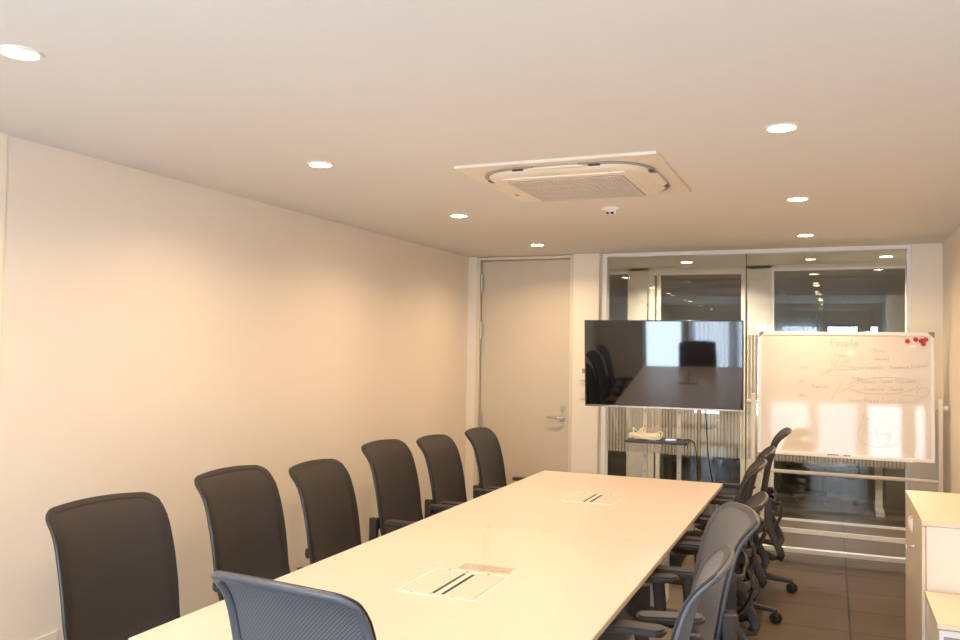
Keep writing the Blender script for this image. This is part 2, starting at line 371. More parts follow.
# ------------------------------------------------------------------ ceiling fittings
def downlight(x, y, label, first=None, z=H, emit='led', group='downlights in the ceiling', power=13.2):
    if first is None:
        t = empty('downlight', (x, y, z), label, 'light', group)
        b = new(); lathe(b, [(.050, -.001), (.052, -.006), (.062, -.006), (.066, -.001), (.066, .0)], (0, 0, 0), 40); obj('trim_ring', b, M['plastic_white'], t)
        b = new(); lathe(b, [(0, -.0055), (.03, -.0052), (.0505, -.003), (.0505, .0)], (0, 0, 0), 32); obj('lamp_lens', b, M[emit], t)
    else:
        t = copy_tree(first); t.location = (x, y, z); tag(t, label, 'light', group)
    L = bpy.data.lights.new('downlight_lamp', 'AREA'); L.shape = 'DISK'; L.size = .09; L.energy = power
    L.color = (1, .70, .41) if emit == 'led' else (1, .86, .70); L.spread = R(150)
    lo = bpy.data.objects.new('downlight_lamp', L); COL.objects.link(lo); lo.location = (x, y, z-.012); lo['kind'] = 'helper'
    return t
DL = {}
names = [('near', 'nearest the camera'), ('second', 'second from the camera'), ('third', 'third from the camera'), ('far', 'nearest the end wall')]
l0 = downlight(-2.26, 1.78, 'glowing round downlight at the upper left corner of the picture, nearest of the left row')
downlight(-2.26, 3.40, 'glowing round downlight in the left row, second from the camera', l0)
downlight(-2.26, 5.02, 'glowing round downlight in the left row, just left of the air conditioner panel', l0)
downlight(-2.26, 6.62, 'smallest glowing round downlight of the left row, just above the door', l0)
downlight(-.18, 3.42, 'glowing round downlight right of the air conditioner, largest of the right row', l0)
downlight(-.18, 5.04, 'glowing round downlight in the right row, middle one of the three visible', l0)
downlight(-.18, 6.60, 'glowing round downlight of the right row closest to the glass partition', l0)
for x, y in ((-.18, 1.78), (-2.26, .18), (-.18, .18)): downlight(x, y, 'round ceiling downlight near the windows, seen only in reflection', l0, group='downlights near the windows')
c0 = downlight(-1.30, 8.28, 'small round corridor downlight seen through the glass above the television', emit='led2', power=52, group='corridor downlights beyond the glass')
downlight(.44, 8.22, 'small round corridor downlight seen through the glass at its top right corner', c0, emit='led2', power=52, group='corridor downlights beyond the glass')
for c_ in kids(c0):
    pass

# air conditioner cassette
ac = empty('ceiling_air_conditioner', (-1.188, 4.125, H), 'large square cream air conditioner cassette set in the ceiling', 'air conditioner')
b = new(); prism(b, rrect(0, 0, .97, .97, .008, 3), -.014, 0, .003)
obj('panel', b, M['ac'], ac)
def loft(bm, specs, corner=8):
    t = new(); rings = []
    for w_, r_, z_ in specs: rings.append([t.verts.new((x, y, z_)) for x, y in rrect(0, 0, w_, w_, r_, corner)])
    n_ = len(rings[0])
    for p_, q_ in zip(rings, rings[1:]):
        for k in range(n_): t.faces.new((p_[k], p_[(k+1) % n_], q_[(k+1) % n_], q_[k]))
    t.faces.new(rings[0]); t.faces.new(rings[-1]); bmesh.ops.recalc_face_normals(t, faces=t.faces); merge(bm, t)
b = new(); loft(b, [(.80, .20, -.012), (.795, .20, -.024), (.77, .19, -.034), (.71, .16, -.040), (.66, .12, -.042)])
body = obj('inner_body', b, M['ac'], ac)
def slot_path(i, a0, a1, half, rr, z):
    cx, cy = (half-rr), (half-rr); pts = []
    for k in range(11):
        a = R(a0+(a1-a0)*k/10); pts.append(Vector((cx+rr*math.cos(a), cy+rr*math.sin(a), z)))
    return [Matrix.Rotation(math.pi/2*i, 3, 'Z') @ p for p in pts]
for i in range(4):
    pts = slot_path(i, 0, 90, .408, .205, -.018)
    m3 = Matrix.Rotation(math.pi/2*i, 3, 'Z')
    pts = [m3 @ Vector((.408, .11, -.018))] + pts + [m3 @ Vector((.11, .408, -.018))]
    b = new(); sweep(b, pts, .012, .006, n=8); sl_ = obj('air_slot', b, M['slot'], ac, sharp=1)
    for q_ in (0, 1):
        b = new(); v_ = Vector((.403, .185, -.022)) if q_ == 0 else Vector((.185, .403, -.022))
        v_ = m3 @ v_; e_ = (math.pi/2*i + (0 if q_ == 0 else math.pi/2)); box(b, v_, (.026, .055, .012), .003, rot=(0, 0, e_)); obj('slot_opening', b, M['dark'], sl_)
    b = new(); m_ = Matrix.Rotation(math.pi/2*i, 4, 'Z')
    prism(b, [(-.17, .375), (-.12, .365), (.12, .365), (.17, .375), (.16, .405), (.11, .425), (-.11, .425), (-.16, .405)], -.030, -.022, .003, m_)
    obj('air_flap', b, M['ac'], ac)
b = new(); loft(b, [(.62, .02, -.041), (.615, .02, -.047), (.59, .012, -.051)], 3)
gr = obj('grille_frame', b, M['ac'], ac)
b = new(); bx(b, (-.285, -.27, -.0525), (.285, .27, -.051)); obj('grille_recess', b, M['acdark'], gr)
b = new()
for k in range(30): box(b, (0, -.262+k*.524/29, -.0535), (.57, .007, .003))
for k in range(5): box(b, (0, -.262+k*.131, -.0545), (.57, .013, .005))
for k in range(30): box(b, (-.280+k*.560/29, 0, -.0535), (.006, .53, .0028))
obj('grille_slats', b, M['grille'], gr)
sd = empty('smoke_detector', (-1.245, 5.03, H), 'small round white smoke detector on the ceiling behind the air conditioner', 'smoke detector')
b = new(); lathe(b, [(0, 0), (.056, 0), (.056, -.012), (.052, -.018), (.030, -.020), (0, -.020)], (0, 0, 0), 36); obj('mount_base', b, M['plastic_white'], sd)
b = new(); lathe(b, [(.038, -.018), (.036, -.032), (.028, -.040), (0, -.042)], (0, 0, 0), 32); obj('sensor_dome', b, M['plastic_white'], sd)
b = new()
for sx in (-.014, .014): box(b, (sx, -.030, -.034), (.016, .014, .012), rot=(.5, 0, 0))
obj('sensor_window', b, M['dark'], sd)

# ------------------------------------------------------------------ conference tables
def table(y0, y1, label):
    cy = (y0+y1)/2; hy = (y1-y0)/2; cx = -1.349
    t = empty('conference_table', (cx, cy, 0), label, 'table', 'two tables pushed end to end')
    b = new(); bx(b, (-.651, -hy+.0006, .698), (.651, hy-.0006, .72), .0015); top = obj('table_top', b, M['table'], t)
    b = new(); sweepw = .0018
    bx(b, (-.651-sweepw, -hy+.001, .6985), (-.651, hy-.001, .7175)); obj('edge_band', b, M['tedge'], top)
    b = new(); bx(b, (.651, -hy+.001, .6985), (.651+sweepw, hy-.001, .7175)); obj('edge_band', b, M['tedge'], top)
    b = new()
    for s in (-1, 1): bx(b, (-.58, s*(hy-.32)-.02, .655), (.58, s*(hy-.32)+.02, .697), .002)
    for s in (-1, 1): bx(b, (s*.30-.02, -hy+.30, .6555), (s*.30+.02, hy-.30, .6965), .002)
    for s in (-1, 1):
        for q in (-1, 1): bx(b, (s*.60-.02, q*(hy-.33), .656), (s*.60+.02, q*(hy-.06), .6965), .002)
    obj('under_frame', b, M['tleg'], t)
    for sx in (-1, 1):
        for sy in (-1, 1):
            b = new(); box(b, (sx*.60, sy*(hy-.09), .349), (.045, .06, .694), .003); obj('leg', b, M['tleg'], t)
    return t
table(2.015, 4.0462, 'near half of the long white laminate meeting table, holding the clear stand')
table(4.050, 6.085, 'far half of the long white laminate meeting table, its end toward the television')
def hatch(cx, cy, w_, d_, label):
    t = empty('cable_hatch', (cx, cy, .72), label, 'cable hatch', 'cable hatches set in the table')
    b = new(); hw, hd = w_/2, d_/2
    bx(b, (-hw, -hd, .0), (hw, -hd+.012, .003), .001); bx(b, (-hw, hd-.010, 0), (hw, hd, .003), .001)
    bx(b, (-hw, -hd+.012, 0), (-hw+.008, hd-.010, .0025)); bx(b, (hw-.008, -hd+.012, 0), (hw, hd-.010, .0025))
    obj('hatch_frame', b, M['frame_white'], t)
    b = new(); bx(b, (-hw+.008, -hd+.012, 0), (hw-.008, hd-.010, .0008)); obj('shadow_gap', b, M['tedge'], t)
    for x0, x1 in ((-hw+.011, -.026), (.026, hw-.018)):
        b = new(); bx(b, (x0, -hd+.016, .0005), (x1, hd-.014, .0028), .0006); obj('hatch_flap', b, M['table'], t)
    b = new(); bx(b, (-.011, -hd+.030, .0005), (.011, hd-.030, .0034), .0006); obj('centre_bar', b, M['frame_white'], t)
    for s in (-1, 1):
        b = new(); box(b, (s*.0185, 0, .0012), (.013, d_-.075, .003)); obj('brush_slot', b, M['dark'], t)
    for k in (-.10, -.02, .07):
        for yy in (-hd+.010, hd-.008): b = new(); box(b, (k, yy, .003), (.012, .004, .002)); obj('hinge_pin', b, M['caps'], t)
hatch(-1.343, 3.0, .325, .365, 'white framed cable hatch in the near table beside the clear stand')
hatch(-1.352, 5.085, .325, .345, 'white framed cable hatch in the far table half')
ts = empty('table_sign_stand', (-1.315, 3.26, .72), 'clear acrylic T-shaped stand standing on the near table beside the cable hatch', 'sign stand', rz=R(2))
b = new(); bx(b, (-.11, -.045, .0005), (.11, .045, .0035), .0008); obj('stand_base', b, M['acrylic'], ts)
b = new(); bx(b, (-.0025, -.040, .0036), (.0025, .040, .170), .0005); obj('upright_sheet', b, M['acrylic_edge'], ts)

# ------------------------------------------------------------------ chairs
PROF = [(-.150, .50), (-.178, .57), (-.193, .65), (-.207, .74), (-.226, .83), (-.256, .93), (-.292, .995), (-.338, 1.045)]
PC = crom([(y, z, 0) for y, z in PROF], 8)
acc = [0]
for p, q in zip(PC, PC[1:]): acc.append(acc[-1]+(q-p).length)
LEN = acc[-1]
def prof(s):
    s = min(max(s, 0), 1)*LEN
    for i in range(len(acc)-1):
        if acc[i+1] >= s:
            k = (s-acc[i])/(acc[i+1]-acc[i]); p = PC[i].lerp(PC[i+1], k); return p.x, p.y
    return PC[-1].x, PC[-1].y
def halfw(s):
    """half width of backrest at arc fraction s before corner rounding"""
    return .232+.012*min(1, s/.3)-.006*max(0, (s-.6)/.4)
def surf(u, s, off=0.0):
    y, z = prof(s); x = u*halfw(s)
    e = .001
    y1, z1 = prof(min(1, s+e)); y0, z0 = prof(max(0, s-e)); tn = Vector((0, y1-y0, z1-z0)).normalized()
    n = Vector((0, tn.z, -tn.y))
    arch = -.014*u*u*max(0, (s-.8)/.2)       # top edge arched
    p = Vector((x, y+.034*u*u-.034, z+arch))
    return p+n*off
def rowlimit(s):
    """u limit from rounded corners"""
    L = LEN; W = halfw(s); rt, rb = .048, .05
    dt = (1-s)*L; db = s*L; lim = W
    if dt < rt: lim = W-rt+math.sqrt(max(0, rt*rt-(rt-dt)**2))
    if db < rb: lim = W-rb+math.sqrt(max(0, rb*rb-(rb-db)**2))
    return lim/W
def outline(n=14, inset=0.0):
    L = LEN; pts = []
    ss = []
    for k in range(9): a = R(90*k/8); ss.append(1-(.048*(1-math.cos(a)))/L)
    mids = [1-.048/L-(1-.048/L-.05/L)*k/n for k in range(1, n)]
    bot = [(.05*(1-math.sin(R(90*k/6))))/L for k in range(0, 7)]
    seq = ss+mids+bot
    right = [(rowlimit(s), s) for s in seq]; left = [(-u, s) for u, s in reversed(right)]
    topu = rowlimit(1.0); botu = rowlimit(0.0)
    mid_b = [(botu-2*botu*k/6, 0.0) for k in range(1, 6)]; mid_t = [(-topu+2*topu*k/8, 1.0) for k in range(1, 8)]
    return right+mid_b+left+mid_t
def make_back(root):
    b = new(); uvl = b.loops.layers.uv.new('UVMap')
    ns, nu = 30, 14; rows = []
    svals = [0]+[.02, .05, .1]+[.1+.8*k/20 for k in range(1, 20)]+[.9, .93, .955, .975, .99, 1.0]
    for s in svals:
        lim = rowlimit(s); rows.append([(b.verts.new(surf(lim*(-1+2*k/nu), s, .006)), lim*(-1+2*k/nu)*halfw(s), s*LEN) for k in range(nu+1)])
    for a, c in zip(rows, rows[1:]):
        for k in range(nu):
            f = b.faces.new((a[k][0], a[k+1][0], c[k+1][0], c[k][0]))
            for lp, q in zip(f.loops, (a[k], a[k+1], c[k+1], c[k])): lp[uvl].uv = (q[1], q[2])
    # rear skin
    rear = []
    for r_, s in zip(rows, svals):
        lim = rowlimit(s); rear.append([(b.verts.new(surf(lim*(-1+2*k/nu), s, .001)), r_[k][1], r_[k][2]) for k in range(nu+1)])
    for a, c in zip(rear, rear[1:]):
        for k in range(nu):
            f = b.faces.new((c[k][0], c[k+1][0], a[k+1][0], a[k][0]))
            for lp, q in zip(f.loops, (c[k], c[k+1], a[k+1], a[k])): lp[uvl].uv = (q[1], q[2])
    net = obj('backrest', b, M['net'], root, sharp=1.2)
    # frame: broad flat rim plus tube on rear
    ol = outline(); b = new(); pts = []; ups = []
    for u, s in ol:
        k = 1-.010/.235; uu = u*k; s2 = .5+(s-.5)*(1-.016/LEN)
        e = .01; y1, z1 = prof(min(1, s2+e)); y0, z0 = prof(max(0, s2-e)); tn = Vector((0, y1-y0, z1-z0)).normalized()
        pts.append(surf(uu, s2, -.004)); ups.append((0, tn.z, -tn.y))
    sweep(b, pts, .0150, .0105, closed=True, n=12, ups=ups)
    obj('rim', b, M['rim'], net, sharp=1.5)
    b = new(); NO = len(ol); inn = [surf(u*.865, .5+(s-.5)*.915, .0085) for u, s in ol]; out_ = [surf(u*1.0, .5+(s-.5)*1.0, .0085) for u, s in ol]
    low = [surf(u*1.004, .5+(s-.5)*1.002, .000) for u, s in ol]; mid_ = [surf(u*.93, .5+(s-.5)*.957, .0095) for u, s in ol]
    rr = [[b.verts.new(p) for p in L_] for L_ in (inn, mid_, out_, low)]
    for a, c in zip(rr, rr[1:]):
        for k in range(NO): b.faces.new((a[k], a[(k+1) % NO], c[(k+1) % NO], c[k]))
    bmesh.ops.recalc_face_normals(b, faces=b.faces); obj('net_border', b, M['border'], net, sharp=1.0)
    b = new(); pts2 = [surf(u*1.008, .5+(s-.5)*1.005, .0035) for u, s in ol]
    sweep(b, pts2, .0030, closed=True, n=8, ups=ups)
    obj('piping', b, M['dark'], net, sharp=1.5)
    return net
def make_chair():
    t = empty('office_chair', (0, 0, 0))
    make_back(t)
    # lumbar carrier and spine behind the netting
    b = new()
    sweep(b, crom([(-.185, -.250, .60), (-.12, -.285, .575), (0, -.300, .565), (.12, -.285, .575), (.185, -.250, .60)], 6), .010, .022, n=10)
    sweep(b, crom([(0, -.305, .60), (0, -.315, .52), (0, -.25, .42), (0, -.10, .385), (0, .0, .385)], 6), [.03]*25, [.012]*25, n=10)
    obj('back_support', b, M['chairplastic'], t)
    # seat cushion
    b = new(); z = .43
    poly = []
    for k in range(40):
        a = 2*math.pi*k/40; e = 3.2
        x = .245*math.copysign(abs(math.cos(a))**(2/e), math.cos(a)); y = .235*math.copysign(abs(math.sin(a))**(2/e), math.sin(a))
        poly.append((x*(1-.06*(y < 0)*abs(y)/.235), y+.03))
    rings = []
    tt = new()
    for sc_, zz in ((.88, .395), (.97, .405), (1.0, .425), (.985, .447), (.92, .460), (.6, .456), (.25, .452)):
        rings.append([tt.verts.new((x*sc_, (y-.03)*sc_+.03, zz - (.018*max(0, (y-.15)/.1)*(zz > .44)))) for x, y in poly])
    for a, c in zip(rings, rings[1:]):
        for k in range(40): tt.faces.new((a[k], a[(k+1) % 40], c[(k+1) % 40], c[k]))
    tt.faces.new(rings[0]); tt.faces.new(rings[-1]); bmesh.ops.recalc_face_normals(tt, faces=tt.faces); merge(b, tt)
    seat = obj('seat', b, M['seatfab'], t, sharp=1.0)
    b = new(); prism(b, rrect(0, .02, .40, .38, .08, 6), .380, .400, .005); box(b, (0, -.02, .365), (.14, .20, .05), .012)
    obj('seat_pan', b, M['chairplastic'], seat)
    # arms
    for s in (-1, 1):
        b = new(); zt = .664
        prism(b, rrect(s*.275, -.015, .088, .25, .040, 6), zt-.026, zt, .008)
        pad = obj('armrest', b, M['chairplastic'], t, sharp=.9)
        b = new(); sweep(b, crom([(s*.275, -.05, .640), (s*.278, -.055, .60), (s*.280, -.06, .50), (s*.265, -.04, .42), (s*.20, -.04, .388)], 5), .016, .026, n=10, up=(0, 1, 0))
        obj('arm_post', b, M['chairplastic'], pad)
        # rear sleeve + elbow bracket + brace to the back
        b = new(); box(b, (s*.250, -.262, .570), (.032, .050, .19), .008)
        sl = obj('frame_upright', b, M['chairplastic'], t)
        b = new(); sweep(b, [(s*.250, -.262, .55), (s*.250, -.262, .49), (s*.251, -.275, .45), (s*.252, -.335, .325), (s*.250, -.345, .295), (s*.243, -.335, .272), (s*.225, -.300, .265), (s*.16, -.17, .300), (s*.10, -.08, .345)], .015, .024, n=12, up=(0, 1, 0), boxy=True)
        obj('elbow_bracket', b, M['chairplastic'], sl, sharp=1)
        b = new(); sweep(b, crom([(s*.250, -.270, .645), (s*.225, -.292, .640), (s*.15, -.305, .625), (s*.06, -.300, .605), (0, -.300, .600)], 6), .010, .014, n=10)
        obj('back_brace', b, M['chairplastic'], sl, sharp=1)
    b = new(); cyl(b, (0, -.055, .09), (0, -.055, .26), .027, n=20); cyl(b, (0, -.055, .26), (0, -.055, .37), .017, n=16)
    obj('gas_column', b, M['castor'], t)
    b = new(); lathe(b, [(0, .115), (.035, .112), (.045, .095), (.045, .07), (0, .065)], (0, -.055, 0), 24); hub = obj('base_hub', b, M['chairplastic'], t)
    for k in range(5):
        a = R(265+72*k); dx, dy = math.cos(a), math.sin(a)
        b = new(); sweep(b, [(dx*.03, -.055+dy*.03, .098), (dx*.15, -.055+dy*.15, .092), (dx*.30, -.055+dy*.30, .080), (dx*.335, -.055+dy*.335, .075)], [.028, .025, .021, .018], [.024, .020, .016, .014], n=12, boxy=True)
        lg = obj('leg', b, M['chairplastic'], t, sharp=1)
        cx, cy = dx*.33, -.055+dy*.33; ca = a+R(60+47*k); ex, ey = math.cos(ca), math.sin(ca)
        b = new(); cyl(b, (cx, cy, .05), (cx, cy, .078), .008, n=12)
        for q in (-1, 1):
            p0 = Vector((cx+ex*q*.008, cy+ey*q*.008, .030)); cyl(b, p0, p0+Vector((ex*q*.020, ey*q*.020, 0)), .030, n=24, bev=.004)
        box(b, (cx, cy, .045), (.03, .03, .02), .006, rot=(0, 0, ca))
        obj('castor', b, M['castor'], lg)
    return t
CH = make_chair()
left = [(-2.190, 2.365, -95, .0, -.10, 'leftmost dark mesh office chair in the picture, its back against the long wall'),
        (-2.180, 3.11, -90, .02, -.15, 'second dark mesh chair from the left on the wall side, partly behind the head chair'),
        (-2.170, 3.78, -88, -.025, -.12, 'third dark mesh office chair from the left along the wall side of the table'),
        (-2.19, 4.52, -91, .01, -.015, 'fourth dark mesh office chair from the left along the wall side, taller than the third'),
        (-2.185, 5.22, -90, -.02, -.02, 'fifth dark mesh office chair along the wall side, last but one before the door'),
        (-2.17, 5.98, -89, -.03, -.035, 'smallest dark mesh office chair on the wall side, in front of the door')]
right = [(-.660, 2.72, 92, -.050, 0, 'nearest mesh office chair on the cabinet side, cut off by the bottom of the picture'),
         (-.650, 3.42, 109, -.04, 0, 'grey mesh office chair tinted by daylight, turned so its broad netting front faces the camera'),
         (-.650, 4.11, 92, -.08, 0, 'low mesh office chair peeking out just behind the turned chair'),
         (-.700, 4.78, 92, .0, 0, 'mesh office chair fourth along the cabinet side, in front of the glass partition'),
         (-.695, 5.47, 92, .0, 0, 'mesh office chair fifth along the cabinet side, its top edge against the striped glass'),
         (-.635, 6.20, 93, .06, 0, 'farthest mesh office chair on the cabinet side, its tip overlapping the whiteboard')]
first = True
def place(x, y, rz, dz, adz, label, group):
    global first
    c = CH if first else copy_tree(CH); first = False
    c.location = (x, y, 0); c.rotation_euler = (0, 0, R(rz)); tag(c, label, 'chair', group)
    for k in kids(c):
        n_ = k.name.split('.')[0]
        if n_ == 'backrest': k.location.z = dz
        if n_ in ('armrest', 'frame_upright'): k.location.z = adz
        if n_ == 'frame_upright' and x < -2: k.location.y = .03
    return c
for a in left: place(*a, 'office chairs along the wall side')
for a in right: place(*a, 'office chairs along the cabinet side')
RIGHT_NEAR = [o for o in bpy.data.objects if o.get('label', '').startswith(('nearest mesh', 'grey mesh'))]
hd_ = place(-1.272, 2.145, -6, -.012, -.02, 'mesh office chair tinted blue-grey by daylight at the near head of the table, seen from behind', None)

fc = place(-.10, 10.05, 150, 0, 0, 'dark office chair glimpsed low in the far room beyond both glass walls', None)
# head chair and two near right chairs: bluish daylight painted into the back colours
swap = {'backrest': 'net_daylit', 'rim': 'rim_daylit', 'net_border': 'border_daylit'}
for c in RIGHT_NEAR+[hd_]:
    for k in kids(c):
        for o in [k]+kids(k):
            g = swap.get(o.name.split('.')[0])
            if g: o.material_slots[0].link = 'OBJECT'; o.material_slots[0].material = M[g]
# ------------------------------------------------------------------ television and stand
tvx, tvy = -1.25, 6.75
tv = empty('television', (tvx, tvy, 1.525), 'large flat black television on a wheeled stand reflecting the windows', 'television', rot=(R(4.3), 0, R(2.2)))
b = new(); bx(b, (-.622, .0, -.352), (.622, .035, .352), .004); bx(b, (-.42, .035, -.28), (.42, .06, .15), .01); obj('tv_case', b, M['bezel'], tv)
b = new(); bx(b, (-.612, -.0035, -.335), (.612, .001, .343)); obj('screen', b, M['lcd'], tv)
b = new(); bx(b, (-.622, -.005, -.352), (.622, .002, -.339), .001); obj('lower_bezel', b, M['chrome'], tv)
b = new()
bx(b, (-.622, -.004, .343), (.622, .002, .352)); bx(b, (-.622, -.004, -.339), (-.613, .002, .343)); bx(b, (.613, -.004, -.339), (.622, .002, .343)); obj('side_bezel', b, M['dark'], tv)
st = empty('television_stand', (-1.268, 6.90, 0), 'cream two-post rolling stand carrying the television and a black shelf', 'stand', rz=R(3.3))
for s in (-1, 1):
    b = new(); box(b, (s*.135, .0, .92), (.032, .05, 1.62), .003); p = obj('post', b, M['plastic_cream'], st)
    b = new()
    for k in range(12): box(b, (s*.135, -.0255, .30+k*.12), (.006, .002, .010))
    obj('bolt_hole', b, M['dark'], p)
    b = new(); box(b, (s*.28, 0, .075), (.05, .72, .035), .004); obj('foot_bar', b, M['plastic_cream'], st)
    for q in (-1, 1):
        b = new(); cyl(b, (s*.28-.012, q*.33, .028), (s*.28+.012, q*.33, .028), .027, n=20, bev=.003); cyl(b, (s*.28, q*.33, .03), (s*.28, q*.33, .06), .008, n=10); obj('castor', b, M['castor'], st)
b = new(); box(b, (0, 0, .105), (.62, .05, .03), .003); box(b, (0, .0, 1.52), (.34, .045, .05), .003); obj('cross_bar', b, M['plastic_cream'], st)
b = new(); box(b, (0, -.055, 1.54), (.30, .06, .22), .004); obj('mount_plate', b, M['caps'], st)
b = new(); box(b, (-.005, -.19, .925), (.47, .32, .018), .003); obj('shelf', b, M['dark'], st)
# things on the shelf
b = new(); rnd = random.Random(3)
rt = empty('wrapped_cable_bundle', (-1.375, 6.70, .935), 'cream power strip wrapped in its own tangled cable on the black shelf', 'power strip', rz=R(3))
box(b, (0, .02, .022), (.24, .055, .042), .010); box(b, (.03, -.05, .020), (.20, .05, .038), .010, rot=(0, 0, .15)); obj('power_strip_body', b, M['cable_white'], rt)
b = new()
for j in range(7):
    ph = rnd.random()*6; pts = []
    for k in range(16):
        a = 2*math.pi*k/16
        pts.append((-.02+(.022+.008*rnd.random())*math.cos(a+ph)+.012*(j-3), (.072)*math.cos(a), max(.006, .035+(.040+.012*rnd.random())*math.sin(a))))
    sweep(b, crom(pts, 3, True), .0036, closed=True, n=6)
pts = [(.09, .02, .04), (.13, -.01, .065), (.15, -.05, .05), (.14, -.09, .02), (.10, -.11, .006), (.02, -.10, .010), (-.06, -.10, .035), (-.10, -.09, .02)]
sweep(b, crom(pts, 5), .0038, n=6)
obj('cable', b, M['cable_white'], rt, sharp=2)
rm = empty('small_adapter', (-1.155, 6.66, .934), 'small shiny grey adapter lying on the right end of the shelf', 'adapter', rz=R(8))
b = new(); box(b, (0, 0, .009), (.085, .05, .018), .004); obj('adapter_case', b, M['steel'], rm)
b = new(); sweep(b, crom([(.04, 0, .010), (.07, .02, .012), (.075, .06, .008), (.04, .08, .006)], 5), .003, n=6); obj('adapter_cord', b, M['cable_black'], rm)
def cable(pts, name, label, r=.0045):
    b = new(); sweep(b, crom(pts, 8), r, n=7); o = obj(name, b, M['cable_black'], sharp=2); tag(o, label, 'cable'); return o
cable([(-.92, 6.84, 1.20), (-.915, 6.86, 1.05), (-.90, 6.88, .80), (-.86, 6.89, .55), (-.83, 6.88, .30), (-.80, 6.80, .10), (-.84, 6.66, .008), (-.95, 6.60, .006)], 'hanging_cable', 'thin black cable hanging from the television down to the floor')
cable([(-1.06, 6.67, .942), (-1.02, 6.70, .945), (-.985, 6.74, .90), (-.975, 6.80, .70), (-.985, 6.86, .40), (-1.02, 6.80, .10), (-1.10, 6.70, .008)], 'shelf_cable', 'black cable drooping off the right end of the black shelf')

# ------------------------------------------------------------------ whiteboard on rolling stand
wb = empty('whiteboard', (.078, 6.98, 0), 'large rolling whiteboard covered in faint handwriting in front of the glass', 'whiteboard', rz=R(-2.2))
pz = 1.325; tilt = R(-4.6)
pan = empty('board_panel', (0, 0, pz)); pan.parent = wb; pan.rotation_euler = (tilt, 0, 0)
# the panel is one mesh so that writing, rim and caps are its sub-parts
bpy.data.objects.remove(pan)
b = new(); bx(b, (-.595, -.004, -.455), (.595, .006, .455)); pan = obj('board_panel', b, M['board'], wb); pan.location = (0, 0, pz); pan.rotation_euler = (tilt, 0, 0)
b = new()
bx(b, (-.612, -.010, .450), (.612, .012, .475), .002); bx(b, (-.612, -.010, -.475), (.612, .012, -.450), .002)
bx(b, (-.612, -.010, -.450), (-.592, .012, .450), .002); bx(b, (.592, -.010, -.450), (.612, .012, .450), .002)
obj('board_rim', b, M['frame_white'], pan)
for s in (-1, 1):
    b = new(); prism(b, [(0, 0), (s*-.045, 0), (s*-.038, -.012), (s*-.012, -.038), (0, -.045)][::s], -.013, .014, .003, Matrix.Translation((s*.614, 0, .477)) @ Matrix.Rotation(R(90), 4, 'X'))
    obj('corner_cap', b, M['caps'], pan)
b = new(); bx(b, (-.48, -.050, -.478), (.48, -.008, -.470), .002); bx(b, (-.48, -.052, -.478), (.48, -.048, -.462), .001); obj('pen_tray', b, M['frame_white'], pan)
for s in (-1, 1):
    b = new(); box(b, (s*.650, .012, .690), (.028, .040, 1.24), .004); obj('stand_post', b, M['plastic_cream'], wb)
    b = new(); cyl(b, (s*.612, .004, 1.245), (s*.69, .004, 1.245), .009, n=14); cyl(b, (s*.672, .004, 1.245), (s*.700, .004, 1.245), .021, n=18, bev=.003); obj('tilt_knob', b, M['plastic_cream'], wb)
    b = new(); box(b, (s*.650, .0, .072), (.035, .60, .035), .005); obj('foot_bar', b, M['frame_white'], wb)
    for q in (-1, 1):
        b = new(); cyl(b, (s*.650-.012, q*.27, .028), (s*.650+.012, q*.27, .028), .027, n=20, bev=.003); cyl(b, (s*.650, q*.27, .03), (s*.650, q*.27, .06), .008, n=10); obj('castor', b, M['castor'], wb)
b = new(); cyl(b, (-.64, .012, .712), (.64, .012, .712), .0145, n=18); obj('cross_tube', b, M['plastic_cream'], wb)
b = new(); box(b, (0, .012, .262), (1.28, .026, .034), .003); obj('lower_rail', b, M['frame_white'], wb)

